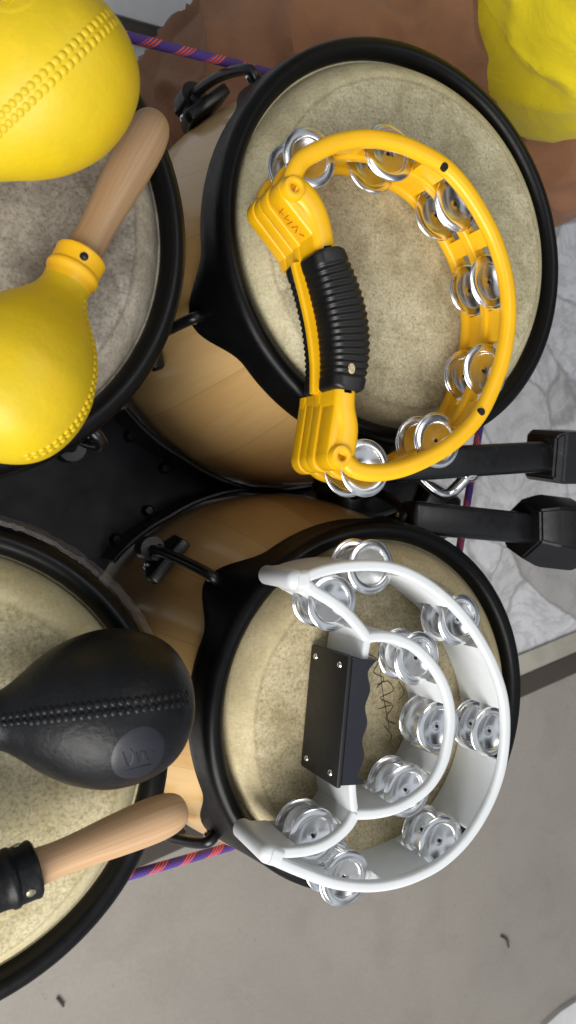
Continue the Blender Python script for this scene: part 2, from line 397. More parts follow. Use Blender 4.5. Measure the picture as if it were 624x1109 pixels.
# ------------------------------------------------------------------ conga drums
def conga(cx_, cy_, z0, Ro, lug_px, skin, shellm, label, belly=.026, bz=.22, nl=5, tabr=.010):
    c = Vector((cx_, cy_, z0)); root = thing('conga_drum', label, 'drum', (c.x, c.y, 0), 'conga drums on the double stand')
    ang = [R(a) for a in lug_px]
    a0, a1 = ang; lugs = [a0, a1]
    rest = (2 * math.pi - (a1 - a0)) / (nl - 1)
    lugs += [a1 + rest * k for k in range(1, nl - 1)]
    T = Matrix.Translation((c.x, c.y, 0))
    # shell
    rt = Ro - .020; prof = [(rt - .012, z0 - .035), (rt, z0 - .035)]
    for k in range(1, 25):
        t = k / 24; z = (z0 - .035) * (1 - t) + .02 * t
        zb = z0 - bz
        if z >= zb:
            s = (z0 - .035 - z) / (z0 - .035 - zb); r = rt + (Ro + belly - rt) * math.sin(s * math.pi / 2)
        else:
            s = (zb - z) / (zb - .02); r = (Ro + belly) + (Ro * .72 - Ro - belly) * (s ** 2.1)
        prof.append((r, z))
    b = MB(); b.lathe(prof, 96, T); b.build('shell', shellm, root)
    b = MB(); rb = Ro * .72; b.lathe([(rb - .02, .0), (rb + .002, .0), (rb + .005, .008), (rb + .005, .022), (rb - .004, .03)], 64, T); b.build('foot_ring', M['black_rubber'], root)
    # skin: flat playing face, soft bearing edge, sloping collar
    b = MB(); pr = [(0, z0)]
    for k in range(1, 14): pr.append(((Ro - .043) * k / 13, z0 + .0000))
    pr += [(Ro - .039, z0 - .0006), (Ro - .035, z0 - .0024), (Ro - .031, z0 - .0055), (Ro - .027, z0 - .0098), (Ro - .0235, z0 - .0145), (Ro - .0205, z0 - .020), (Ro - .0185, z0 - .024), (Ro - .0165, z0 - .0235), (Ro - .017, z0 - .03)]
    b.lathe(pr, 128, T); b.build('drum_head', skin, root)
    # hoop
    b = MB(); n = 200; rows = []
    def bump(th):
        m = 0
        for L in lugs:
            d = abs((th - L + math.pi) % (2 * math.pi) - math.pi); x = d / .30
            if x < 1: m = max(m, (.5 + .5 * math.cos(math.pi * x)) ** 1.1)
        return m
    rr = []
    for k in range(n):
        th = 2 * math.pi * k / n; q = bump(th); lo = -.052 - .034 * q * (1 if tabr > .005 else .3); ex = tabr * q
        pf = [(-.0165, -.030), (-.0175, -.020), (-.0168, -.0150), (-.0140, -.0108), (-.0100, -.0092), (-.0055, -.0102), (-.0022, -.0138), (-.0010, -.019)]
        pf += [(-.0010 + ex * .25, -.026), (ex * .6, (-.026 + lo) / 2), (.0005 + ex, lo + .004), (-.0005 + ex, lo), (-.004 + ex, lo + .002), (-.007 + ex * .7, (-.03 + lo) / 2)]
        rr.append([Vector((c.x + (Ro + o) * math.cos(th), c.y + (Ro + o) * math.sin(th), z0 + z)) for o, z in pf])
    rr.append(rr[0]); b.grid(rr, True); b.build('hoop', M['rim'], root)
    # tuning hooks and shell brackets
    for L in lugs:
        u = Vector((math.cos(L), math.sin(L), 0)); tn = Vector((-u.y, u.x, 0)); C = Vector((c.x, c.y, z0))
        rbelly = Ro + belly
        zz = lambda r, z: C + u * r + Vector((0, 0, z))
        b = MB()
        pth = crom([zz(Ro + tabr - .006, -.066), zz(Ro + tabr + .004, -.063), zz(Ro + tabr + .011, -.072), zz((Ro + tabr + rbelly) / 2 + .013, -.098), zz(rbelly + .012, -.125), zz(rbelly + .018, -.165), zz(rbelly + .018, -.195)], 6)
        b.tube(pth, .0048, 12); hk = b.build('tuning_hook', M['black_metal'], root)
        b = MB(); b.ball(Matrix.Translation(zz(Ro + tabr + .0025, -.069)) @ Matrix.Diagonal((.005, .005, .005, 1))); b.build('hook_tip', M['chrome'], hk)
        br = MB()
        br.tube([zz(rbelly + .018, -.158), zz(rbelly + .018, -.182)], .0115, 16)
        br.tube([zz(rbelly + .018, -.184), zz(rbelly + .018, -.194)], .0085, 6)
        mt = Matrix((tn, Vector((0, 0, 1)), u)).transposed().to_4x4(); mt.translation = zz(rbelly + .001, -.165)
        br.prism([(-.022, .028), (.024, .020), (.026, .012), (.006, -.040), (-.004, -.042), (-.026, -.006)], -.004, .007, mt, .002)
        br.prism([(-.008, .014), (.008, .014), (.008, -.016), (-.008, -.016)], .002, .016, mt, .002)
        bo = br.build('lug_bracket', M['black_metal'], root)
        b = MB(); b.lathe([(0, .0105), (.003, .0105), (.0048, .009), (.0052, .0062)], 16, mt @ Matrix.Translation((.012, -.012, 0))); b.build('bolt', M['chrome'], bo)
    return root, c, Ro, lugs

Z0, ZL = .75, .81
tr = conga(.390, .231, Z0, .176, [131, 202], M['skin_a'], M['wood_shell'], 'pale wood conga under the yellow tambourine, its wide head toward the brown trousers')
br_ = conga(.361, -.164, Z0, .158, [140, 219], M['skin_b'], M['wood_shell'], 'pale wood conga with golden head under the white tambourine')
tl = conga(.0085, .178, ZL, .163, [42, 132], M['skin_c'], M['black_shell'], 'conga with worn grey head under the two yellow maracas', -.012, .2, nl=4, tabr=.001)
bl = conga(.008, -.153, ZL, .152, [270, 354], M['skin_d'], M['black_shell'], 'conga with pale cream head under the two black maracas', -.012, .2, nl=4, tabr=.001)

# crinkled clear film left round the hoop of the lower near drum
b = MB(); cc = bl[1]; rows = []
for k in range(90):
    th = R(14 + 92 * k / 89); e = min(1, k / 8, (89 - k) / 8)
    row = []
    for j, (o, z) in enumerate([(-.003, -.0105), (.0005, -.0100), (.0040, -.014), (.0050, -.022), (.0040, -.034)]):
        rr_ = .152 + (o * .8 * e + .0015) + random.uniform(-.0005, .0010); row.append(Vector((cc.x + rr_ * math.cos(th), cc.y + rr_ * math.sin(th), ZL + z + random.uniform(-.0006, .0006))))
    rows.append(row)
b.grid(rows, False); b.build('clear_wrapping', M['film'], bl[0])

# writing inked on the golden head
ink = [[(398, 708), (410, 716), (405, 728), (416, 735), (408, 745)], [(420, 704), (424, 716), (416, 726), (428, 730)], [(408, 742), (420, 738), (426, 748), (412, 756), (424, 762)],
       [(412, 722), (414, 745), (418, 768), (422, 790)], [(410, 768), (426, 764), (418, 778), (428, 784)], [(416, 786), (424, 796), (422, 804)], [(432, 738), (438, 750), (432, 758)], [(396, 718), (402, 712)]]
b = MB()
for st in ink: b.tube(crom([at(x, y, Z0 + .0003) for x, y in st], 6), 0.0003, 6)
b.build('inked_signature', M['black_ink'], br_[0])

# ------------------------------------------------------------------ drum stand
stc = at(470, 540, .6)
stand = thing('drum_stand', 'black metal double stand clamped between the two wooden congas', 'stand', (at(300, 535, 0).x, at(300, 535, .6).y, 0))
ZS = .455
b = MB()
for (root, c, Ro, lg), sgn in ((tr, -1), (br_, 1)):
    pts = []
    for k in range(40):
        th = R(sgn * (146 - 110 * k / 39))
        rr_ = Ro + .026 - .004 + .010 * (1 + max(0, (8 - k) / 8)); pts.append((c.x + rr_ * math.cos(th), c.y + rr_ * math.sin(th)))
    b.sweep(pts, rrect(.006, ZS - .028, ZS + .028, .002))
b.build('cradle_band', M['black_metal'], stand)
vx = at(60, 530, .5)
b = MB(); b.tube([(vx.x + .02, vx.y, 0.0), (vx.x + .02, vx.y, .40)], .022, 20); b.build('post', M['black_metal'], stand)
arc = lambda d, r, a0, a1, n=14: [(d[1].x + r * math.cos(R(a0 + (a1 - a0) * k / n)), d[1].y + r * math.sin(R(a0 + (a1 - a0) * k / n))) for k in range(n + 1)]
b = MB(); b.prism(arc(tl, .158, -88, -12) + arc(tr, .206, 208, 262) + arc(br_, .188, 98, 150) + arc(bl, .147, 12, 88), ZS - .045, ZS - .034); b.build('gap_shade_plate', M['gap_shade'], stand)  # dark plate added over the floor as the deep shade in the gap
for (d_, a_) in ((tr, 222), (tr, 236), (br_, 138), (br_, 124)):
    bx = d_[1].x + (d_[2] + .042) * math.cos(R(a_)); by = d_[1].y + (d_[2] + .042) * math.sin(R(a_))
    b = MB(); b.lathe([(0, ZS - .024), (.0045, ZS - .024), (.0065, ZS - .027), (.007, ZS - .034)], 6, Matrix.Translation((bx, by, 0))); b.build('bolt', M['black_metal'], stand)
rx = at(405, 532, .60)
b = MB(); b.tube([(rx.x + .03, rx.y, 0.0), (rx.x + .03, rx.y, .62)], .020, 20); b.build('post', M['black_metal'], stand)
b = MB(); b.box((.10, .06, .06), Matrix.Translation((rx.x, rx.y + .004, .59)) @ Matrix.Rotation(R(14), 4, 'Z'), .006)
b.box((.05, .05, .07), Matrix.Translation((rx.x + .06, rx.y - .02, .60)) @ Matrix.Rotation(R(-25), 4, 'Z'), .008); b.build('clamp', M['black_metal'], stand)
b = MB(); w = at(486, 530, .69); b.tube(crom([w + Vector((-.05, .03, -.01)), w + Vector((-.02, .0, 0)), w + Vector((.0, -.004, .0)), w + Vector((.018, .012, .004))], 5), [.004] * 8 + [.005] * 3 + [.006] * 5, 12)
b.ball(Matrix.Translation(w + Vector((.02, .014, .006))) @ Matrix.Diagonal((.011, .007, .006, 1)))
b.ball(Matrix.Translation(w + Vector((-.048, .028, -.008))) @ Matrix.Diagonal((.010, .010, .012, 1))); b.build('wing_bolt', M['chrome'], stand)
for (p0, p1, q0, q1, rot, hw) in (((415, 505), (600, 494), (588, 494), (668, 494), 8, .060), ((440, 560), (600, 575), (580, 574), (680, 586), -22, .062)):
    a, e = at(*p0, .69), at(*p1, .69)
    b = MB(); m = frame(e - a, a); L = (e - a).length
    b.box((.027, .031, L), m @ Matrix.Translation((0, 0, L / 2)), .005); arm = b.build('arm', M['black_metal'], stand)
    a, e = at(*q0, .69), at(*q1, .69); L = (e - a).length
    m = frame(e - a, a) @ Matrix.Rotation(R(rot), 4, 'Z')
    b = MB(); r_ = hw * .62; ns = 4 if rot > 0 else 6
    po = lambda r, ph=45: [(r * math.cos(R(360 * k / ns + ph)), r * math.sin(R(360 * k / ns + ph))) for k in range(ns)]
    rows = [[m @ Vector((x, y, z)) for x, y in po(r)] for r, z in ((r_ * .80, -.004 if rot > 0 else -.018), (r_, .004), (r_ * 1.02, .050), (r_ * .86, .058), (r_ * .86, .075), (r_, .084), (r_, L))]
    b.grid(rows, True, True, True); bmesh.ops.bevel(b.bm, geom=list(b.bm.edges), offset=.0022, segments=2, affect='EDGES'); b.build('end_block', M['black_metal'], stand, sharp=25)

# ------------------------------------------------------------------ rope round all four shells
pp = []
for root, c, Ro, lg in (tr, br_, tl, bl):
    ex = .026 if c.x > .2 else -.004
    for k in range(72): pp.append((c.x + (Ro + ex) * math.cos(2 * math.pi * k / 72), c.y + (Ro + ex) * math.sin(2 * math.pi * k / 72)))
hp = hull(pp); ZR = .64; dense = []
for i in range(len(hp)):
    a, c = Vector(hp[i]), Vector(hp[(i + 1) % len(hp)]); n = max(1, int((c - a).length / .012))
    for k in range(n): dense.append(a.lerp(c, k / n))
dense.append(dense[0])
b = MB(); b.tube([(p.x, p.y, .64 + .09 * p.y - .42 * (min(p.x, .36) - .17) + .17 * max(0, p.x - .36)) for p in dense], .0043, 12, False)
tag(b.build('braided_rope', M['rope'], loc=(dense[0].x, dense[0].y, ZR)), 'purple braided rope with orange flecks tied round the congas', 'rope')

# ------------------------------------------------------------------ maracas
def maraca(cen, hend, seam, bodym, collarm, stitchm, handlem, screwm, label, group, sc_=1.0, badge=None, hw_=1.0):
    ax = (cen - hend).normalized(); k = sc_ / 1950.0
    o = cen - ax * 318 * k; s0_ = 318 - (cen - hend).length / k; q_ = lambda s: s0_ + (s - 0) * (160 - s0_) / 160
    root = thing('maraca', label, 'maraca', (cen.x, cen.y, ZL), group)
    m = frame(ax, o)
    def L(name, prof, mat, n=72, **kw):
        b = MB(); b.lathe([(r * k, s * k) for r, s in prof], n, m); return b.build(name, mat, root)
    def smooth(pf, per=6):
        return [(max(p.x, 0), p.y) for p in crom([Vector((r, s, 0)) for r, s in pf], per)]
    L('handle', smooth([(r * hw_, q_(s)) for r, s in [(0, 0), (9, 1.2), (16, 5), (21, 14), (23.5, 28), (23.5, 48), (21.5, 78), (18.5, 110), (17.5, 130), (18.5, 150), (19, 160)]]), handlem, 48)
    col = L('collar', [(19, 149), (28, 149.5), (30.5, 151.5), (31, 154), (30.2, 157), (30, 172), (31.6, 174), (32, 177), (31.5, 180), (29.5, 182), (28.6, 188), (28.5, 196)], collarm)
    body_pf = smooth([(28.4, 193), (29.5, 202), (34, 214), (46, 231), (61, 250), (76, 276), (85.5, 306), (87.5, 330), (84, 356), (73.5, 382), (57, 401), (34, 414), (14, 419), (0, 420)])
    body = L('gourd', body_pf, bodym, 96)
    # raised moulded stitching, two rows of beads along both meridians
    def rad(s):
        for (r0, s0), (r1, s1) in zip(body_pf, body_pf[1:]):
            if s0 <= s <= s1: return r0 + (r1 - r0) * (s - s0) / max(1e-6, s1 - s0)
        return 0
    for side in (0, math.pi):
        b = MB(); s = 206.0
        while s < 408:
            r = rad(s); sl = (rad(s + 1) - rad(s - 1)) / 2
            for row in (-1, 1):
                w = 4.8 if s > 235 else 3.6
                th = seam + side + row * w / max(r, 10)
                n = Vector((math.cos(th), math.sin(th), -sl)).normalized(); p = Vector((r * math.cos(th), r * math.sin(th), s))
                tg = Vector((math.cos(th) * sl, math.sin(th) * sl, 1)).normalized(); tg = (tg + Vector((-math.sin(th), math.cos(th), 0)) * row * .45).normalized()
                bb = n.cross(tg).normalized(); tg = bb.cross(n)
                mm = Matrix((tg, bb, n)).transposed().to_4x4(); mm.translation = p
                b.ball(m @ Matrix.Diagonal((k, k, k, 1)) @ mm @ Matrix.Diagonal((3.9, 4.4 if s > 235 else 3.2, 2.0, 1)), 10, 7)
            s += (8.2 + random.uniform(-.35, .35)) / math.sqrt(1 + sl * sl)
        b.build('stitching', stitchm, body)
    for q in range(3):
        th = seam + R(60 + 120 * q)
        mm = frame(Vector((math.cos(th), math.sin(th), 0)), Vector((30.2 * math.cos(th), 30.2 * math.sin(th), 164)), Vector((0, 0, 1)))
        b = MB(); b.lathe([(0, 1.6), (2.5, 1.5), (4.8, .8), (5.2, -.5)], 16, m @ Matrix.Diagonal((k, k, k, 1)) @ mm); b.build('screw', screwm, col)
    if badge:   # oval moulded badge with a line of raised lettering strokes
        th0, s0, rs, rt, mat = badge
        b = MB(); rows = []
        for i in range(9):
            q = i / 8; row = []
            for j in range(40):
                a = 2 * math.pi * j / 40; s = s0 + rs * q * math.cos(a); r = rad(s); th = th0 + rt * q * math.sin(a) / r
                h = .5 if q < .99 else -.4
                row.append(m @ (Vector((r * math.cos(th), r * math.sin(th), s)) * k + Vector((math.cos(th), math.sin(th), 0)) * h * k))
            rows.append(row)
        b.grid(rows, True, True); bd = b.build('badge', mat, body)
        b = MB()
        for st in ([(-.55, -.3), (-.35, .25), (-.2, -.1), (-.3, -.35)], [(-.1, -.2), (0, .2), (.08, -.2), (.18, .1)], [(.2, -.15), (.35, .2), (.5, -.1), (.55, .15)], [(-.5, .45), (.0, .38), (.45, .42)]):
            pts = []
            for x, y in crom([Vector((x, y, 0)) for x, y in st], 5) and [(v.x, v.y) for v in crom([Vector((x, y, 0)) for x, y in st], 5)]:
                s = s0 + rs * x; r = rad(s); th = th0 + rt * y / r
                pts.append(m @ (Vector((r * math.cos(th), r * math.sin(th), s)) * k + Vector((math.cos(th), math.sin(th), 0)) * .75 * k))
            b.tube(pts, .00028, 6)
        b.build('lettering', mat, bd)
    return root, m, k

ym, oc = M['yellow_maraca'], M['orange_collar']
gy, gb = 'pair of yellow maracas', 'pair of black maracas'
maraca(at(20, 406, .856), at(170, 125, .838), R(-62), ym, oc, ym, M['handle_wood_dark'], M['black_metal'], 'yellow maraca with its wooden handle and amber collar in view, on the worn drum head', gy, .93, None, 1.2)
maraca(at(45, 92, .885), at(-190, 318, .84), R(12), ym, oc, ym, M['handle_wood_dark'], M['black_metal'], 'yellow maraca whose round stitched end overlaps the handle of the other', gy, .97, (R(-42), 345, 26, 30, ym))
bm_ = M['black_leather']
maraca(at(112, 767, .858), at(-198, 804, .84), R(-14), bm_, bm_, bm_, M['handle_wood'], M['brass'], 'black maraca with its stitched round end toward the white tambourine', gb, .98, (R(24), 345, 30, 36, M['grip_side']))
maraca(at(-150, 1017, .858), at(201, 874, .838), R(40), bm_, bm_, bm_, M['handle_wood'], M['brass'], 'black maraca showing its pale wooden handle and screwed collar', gb, 1.0, None, 1.08)

# ------------------------------------------------------------------ tambourines
def jingle_mb(c, r, tilt=0.0, flip=False):
    """a dished disc: raised flat flange, round bowl, hole in the middle for its pin"""
    b = MB(); m = Matrix.Translation(c) @ Matrix.Rotation(tilt, 4, Vector((random.uniform(-1, 1), random.uniform(-1, 1), 0)).normalized())
    t = .0006
    f = r / .0222
    top = [(.0012, -.0032), (.0026, -.0032), (.0036, -.0034)]
    top += [(.0036 + (.0150 * f - .0036) * k / 10, -.0034 + .0019 * ((k / 10) ** 1.7)) for k in range(1, 11)]
    top += [(.0154 * f, -.0008), (.0159 * f, -.0001), (.0163 * f, .0), (.0182 * f, .0), (r - .0008, -.0002), (r - .0002, -.0005)]
    pf = top + [(r, -.0008)] + [(q, z - t) for q, z in top[::-1]] + [top[0]]
    if flip: pf = [(q, -z) for q, z in pf]
    b.lathe(pf, 56, m); return b
def jingles(root, spots, zs, R_):
    for (px, py) in spots:
        zu = zs[1]; p = at(px, py, zu)
        for z in zs:
            b = MB(); b.tube([(p.x, p.y, z - .011), (p.x, p.y, z - .0006)], .0015, 10); b.build('jingle_pin', M['black_metal'], root)
            ox, oy = random.uniform(-.0010, .0010), random.uniform(-.0010, .0010)
            jingle_mb(Vector((p.x + ox, p.y + oy, z + .0020)), R_, R(random.uniform(-2.5, 2.5))).build('jingle', M['chrome'], root)
            jingle_mb(Vector((p.x - ox, p.y - oy, z + .0011)), R_, R(random.uniform(-1.0, 1.0)), False).build('jingle', M['chrome'], root)
def rails(b, path, zb, zt, wr, wp, lip, spots, slot_half, zs, flush=False):
    """top, middle and bottom rail with posts left between the jingle slots"""
    zm = (zb + zt) / 2
    b.sweep(path, rrect(wr, zt - lip, zt, .0026 if flush else min(lip, wr) * .46)); b.sweep(path, rrect(wp if flush else wr, zb, zb + lip, min(lip, wr) * .4)); b.sweep(path, rrect(wp if flush else wr * .86, zm - lip * .44, zm + lip * .44, .0024))
    acc = [0]
    for p, q in zip(path, path[1:]): acc.append(acc[-1] + (q - p).length)
    cuts = []
    for (px, py) in spots:
        P = at(px, py, zs[1]).to_2d(); i = min(range(len(path)), key=lambda i: (path[i].to_2d() - P).length); cuts.append(acc[i])
    run = []
    for i, p in enumerate(path):
        ok = all(abs(acc[i] - c) > slot_half for c in cuts)
        if ok: run.append(p)
        if (not ok or i == len(path) - 1):
            if len(run) > 2: b.sweep(run, rrect(wp + .0008, zb + .0006, zt - lip * .35, .0012) if flush else rrect(wp, zb + lip * .5, zt - lip * .5, wp * .3))
            run = []

# ---- yellow half-moon tambourine
YT, YB = .8125, .752; zy = (YB + .0165, YT - .0185)
yroot = thing('tambourine', 'yellow half moon tambourine with black ribbed grip lying on the upper conga', 'tambourine', (at(440, 320, Z0).x, at(440, 320, Z0).y, Z0), 'tambourines')
Pz = lambda l, z: [Vector((at(x, y, z).x, at(x, y, z).y, 0)) for x, y in l]
yspots = [(335, 171), (421, 166), (494, 221), (531, 306), (525, 402), (473, 477), (395, 507)]
yrim = crom(Pz([(319, 201), (318, 190), (327, 174), (345, 163), (368, 154), (397, 150), (426, 154), (453, 164), (482, 181), (504, 205), (524, 236), (538, 266), (548, 303), (551, 341), (546, 381), (536, 414), (521, 446), (501, 470), (476, 489), (448, 503), (425, 510), (402, 512), (384, 508), (371, 496)], YT - .005), 8)
yh = crom(Pz([(319, 203), (332, 214), (342, 230), (348, 250), (353, 275), (363, 310), (371, 346), (375, 385), (374, 417), (373, 440), (376, 462), (374, 480), (370, 494)], YT - .005), 8)
b = MB(); rails(b, yrim, YB, YT, .0132, .0062, .0105, yspots, .0245, zy)
def hw(t): return 1.0 if .2 < t < .8 else 1.0
g0, g1 = [min(range(len(yh)), key=lambda i: (yh[i] - Pz([q], YT - .005)[0]).length) for q in ((352, 272), (374, 424))]
for run, fl in ((yh[:g0 + 1], lambda t: 1 + .16 * (1 - t) ** 1.5), (yh[g1:], lambda t: 1 + .16 * t ** 1.5)):
    b.sweep(run, rrect(.0172, YB, YT - .0006, .0055), width=fl); b.sweep(run, rrect(.0188, YB - .0003, YB + .012, .003), width=fl); b.sweep(run, rrect(.0182, YB + .024, YB + .036, .003), width=fl)
b.sweep(yh[g0 - 1:g1 + 2], rrect(.0172, YB + .0115, YT - .0006, .0055))
ac_ = [0]
for p, q in zip(yh, yh[1:]): ac_.append(ac_[-1] + (q - p).length)
def hp_(u):
    u = min(max(u, 0), ac_[-1])
    for i in range(len(yh) - 1):
        if ac_[i] <= u <= ac_[i + 1]:
            d = (yh[i + 1] - yh[i]).normalized(); return yh[i].lerp(yh[i + 1], (u - ac_[i]) / (ac_[i + 1] - ac_[i])), Vector((-d.y, d.x, 0))
    d = (yh[-1] - yh[-2]).normalized(); return yh[-1], Vector((-d.y, d.x, 0))
for q, u0, sg in (((319, 203), 0, 1), ((370, 494), ac_[-1], -1)):
    p = at(*q, YT); b.lathe([(.0035, YT - .012), (.0035, YT + .0012), (.0048, YT + .0020), (.0076, YT + .0012), (.0090, YT - .002), (.0090, YT - .012), (.0035, YT - .012)], 32, Matrix.Translation((p.x, p.y, 0)))
    for z0_, z1_, ro, le in ((YB, YB + .0125, .0108, .043), (YB + .0125, YB + .0245, .0100, .042), (YB + .0245, YB + .0365, .0105, .041), (YB + .0365, YT - .0035, .0096, .040)):
        pl_ = [(p.x + ro * math.cos(2 * math.pi * k / 40), p.y + ro * math.sin(2 * math.pi * k / 40)) for k in range(40)]
        for k in range(8):
            c_, n_ = hp_(u0 + sg * le * k / 7)
            wd_ = ro + (.0086 + (ro - .0096) * .6 - ro) * (k / 7)
            pl_ += [(c_.x + n_.x * o, c_.y + n_.y * o) for o in (-wd_ * .97, wd_ * .80)]
        b.prism(hull([(round(x, 6), round(y, 6)) for x, y in pl_]), z0_ + .0001, z1_ - .0001 if z1_ < YT - .01 else z1_, bev=.0011 if z1_ < YT - .01 else .0026)
# solid corner where rim and handle meet
for c3 in ([(319, 203), (314, 190), (323, 178), (333, 200), (341, 222), (336, 228)], [(370, 494), (380, 505), (395, 508), (384, 492), (380, 470), (374, 468)]):
    pts = Pz(c3, YT - .006); b.prism([(p.x, p.y) for p in pts], YB + .001, YT - .004, bev=.003)
fr = b.build('frame', M['yellow_frame'], yroot, sharp=50)
for q in ((482, 180), (522, 446)):
    p = at(*q, YT); b = MB(); b.lathe([(0, YT + .0006), (.0028, YT + .0006), (.0036, YT - .002)], 20, Matrix.Translation((p.x, p.y, 0))); b.build('rivet', M['black_rubber'], yroot)
# grip: an upper and a lower ribbed rubber half with the yellow bar between them
g0, g1 = [min(range(len(yh)), key=lambda i: (yh[i] - Pz([q], YT - .005)[0]).length) for q in ((352, 272), (374, 424))]
acc = [0]
for p, q in zip(yh, yh[1:]): acc.append(acc[-1] + (q - p).length)
def along(s):
    for i in range(len(yh) - 1):
        if acc[i] <= s <= acc[i + 1]: return yh[i].lerp(yh[i + 1], (s - acc[i]) / (acc[i + 1] - acc[i]))
    return yh[-1]
gs, ge = acc[g0], acc[g1]; N = 150
def grip(zl, zh, name, mid):
    b = MB(); rows = []
    for i in range(N + 1):
        t = i / N; s = gs + (ge - gs) * t; p = along(s); d = (along(min(s + .002, acc[-1])) - along(max(s - .002, 0))).normalized(); nn = Vector((-d.y, d.x, 0))
        rib = 0 if t < .09 or t > .91 else (.5 - .5 * math.cos((t - .09) / .82 * 2 * math.pi * 17)) ** .8 * .0013
        e = 1 - .22 * max(0, 1 - t / .03) ** 2 - .22 * max(0, 1 - (1 - t) / .03) ** 2
        wdt = (.0265 + .0065 * math.sin(math.pi * t)) * e
        pr = rrect(wdt - .9 * rib, zl + (0 if mid else rib), zh - (rib if mid else 0), .0075, 5)
        off = .0030 * math.sin(math.pi * t)
        rows.append([p - nn * (-o + off) * 1 + Vector((0, 0, z)) if False else p + nn * (o + off) + Vector((0, 0, z)) for o, z in pr])
    b.grid(rows, True, True, True); return b.build(name, M['black_rubber'], yroot, sharp=60)
grip(YT - .0265, YT + .0045, 'grip', True); grip(YB + .0100, YB + .0245, 'grip', False)
b = MB(); ypath = [along(gs + (ge - gs) * i / 60) for i in range(61)]
b.sweep(ypath, rrect(.0285, YB + .0258, YT - .0280, .002), width=lambda t: 1 + .12 * math.sin(math.pi * t)); b.build('grip_bar', M['yellow_frame'], yroot)
b = MB(); p = at(381, 399, YT + .004); b.ball(Matrix.Translation(p) @ Matrix.Diagonal((.003, .004, .0008, 1))); b.build('worn_spot', M['skin_b'], yroot)
# red pen marks on the corner of the frame
b = MB()
for st in ([(.004, .012), (.005, .020)], [(.003, .018), (.008, .017)], [(.010, .012), (.010, .019), (.013, .015)], [(.015, .013), (.0145, .020)], [(.018, .018), (.020, .011), (.0225, .018)], [(.025, .015), (.028, .012)], [(.006, .036), (.008, .031), (.010, .037)]):
    pts = []
    for u_, dz in st:
        a0_, n0_ = at(319, 203, YT), hp_(0)[1]; ce, ne = hp_(.040)
        A_ = Vector((a0_.x, a0_.y, 0)); E_ = ce - ne * .0084; dv = (E_ - A_); 
        sn_ = Vector((dv.y, -dv.x, 0)).normalized(); sn_ = sn_ if sn_.x < 0 else -sn_
        A_ = A_ + sn_ * .0097; f_ = .12 + u_ / .036
        pts.append(A_.lerp(E_ + sn_ * .0003, f_) + Vector((0, 0, YT - dz)))
    b.tube(pts, .0004, 6)
b.build('pen_mark', M['red_ink'], yroot)
jingles(yroot, yspots, zy, .0214)

# ---- white double-arc tambourine
WT, WB = .8085, .752; zw = (WB + .0155, WT - .0170)
wroot = thing('tambourine', 'white double row tambourine with black boxed grip lying on the golden conga head', 'tambourine', (at(430, 790, Z0).x, at(430, 790, Z0).y, Z0), 'tambourines')
wo_sp = [(401, 614), (497, 671), (531, 792), (477, 911), (373, 951)]; wi_sp = [(359, 653), (451, 713), (474, 787), (440, 856), (340, 906)]
zt_ = WT - .004
wout = crom(Pz([(327, 626), (345, 619), (368, 614), (395, 612), (420, 614), (444, 622), (470, 638), (498, 664), (520, 695), (536, 728), (545, 762), (546, 800), (540, 838), (526, 874), (505, 907), (478, 933), (448, 949), (420, 957), (392, 959), (360, 955), (326, 943), (296, 930)], zt_), 8)
win1 = crom(Pz([(327, 629), (342, 641), (357, 650), (373, 662), (387, 677), (397, 690)], zt_), 10)
winb = crom(Pz([(397, 690), (412, 689), (430, 692), (451, 703), (470, 724), (482, 748), (487, 774), (485, 800), (479, 825), (466, 848), (448, 864), (427, 875), (405, 880), (384, 881)], zt_), 8)
win2 = crom(Pz([(384, 881), (377, 893), (365, 905), (349, 915), (332, 920), (315, 922), (298, 923)], zt_), 10)
tip1 = Pz([(321, 628), (325, 628), (332, 627)], zt_); tip2 = Pz([(292, 925), (296, 926), (303, 928)], zt_)
b = MB(); rails(b, wout, WB, WT, .0084, .0070, .0066, wo_sp, .0212, zw, True); rails(b, win1, WB + .0006, WT - .0007, .0084, .0070, .0066, [wi_sp[0]], .0212, zw, True)
rails(b, winb, WB + .0003, WT - .0003, .0084, .0070, .0066, wi_sp[1:4], .0212, zw, True); rails(b, win2, WB + .0006, WT - .0007, .0084, .0070, .0066, [wi_sp[4]], .0212, zw, True)
for t in (tip1, tip2): b.sweep(crom(t, 5), rrect(.0140, WB - .0003, WT + .0005, .0045, 6))
for q in ((321, 628), (292, 925)):
    p = at(*q, zt_); b.lathe([(0, WT - .0006), (.004, WT - .0008), (.0066, WT - .003), (.0074, WT - .006), (.0074, WB + .003), (.006, WB), (0, WB)], 32, Matrix.Translation((p.x, p.y, 0)))
wh = crom(Pz([(398, 690), (394, 712), (389, 760), (384, 810), (381, 850), (384, 881)], zt_), 8)
b.sweep(wh, rrect(.0062, WB, WT - .0015, .002))
b.build('frame', M['white_frame'], wroot, sharp=50)
jingles(wroot, wo_sp + wi_sp, zw, .0204)
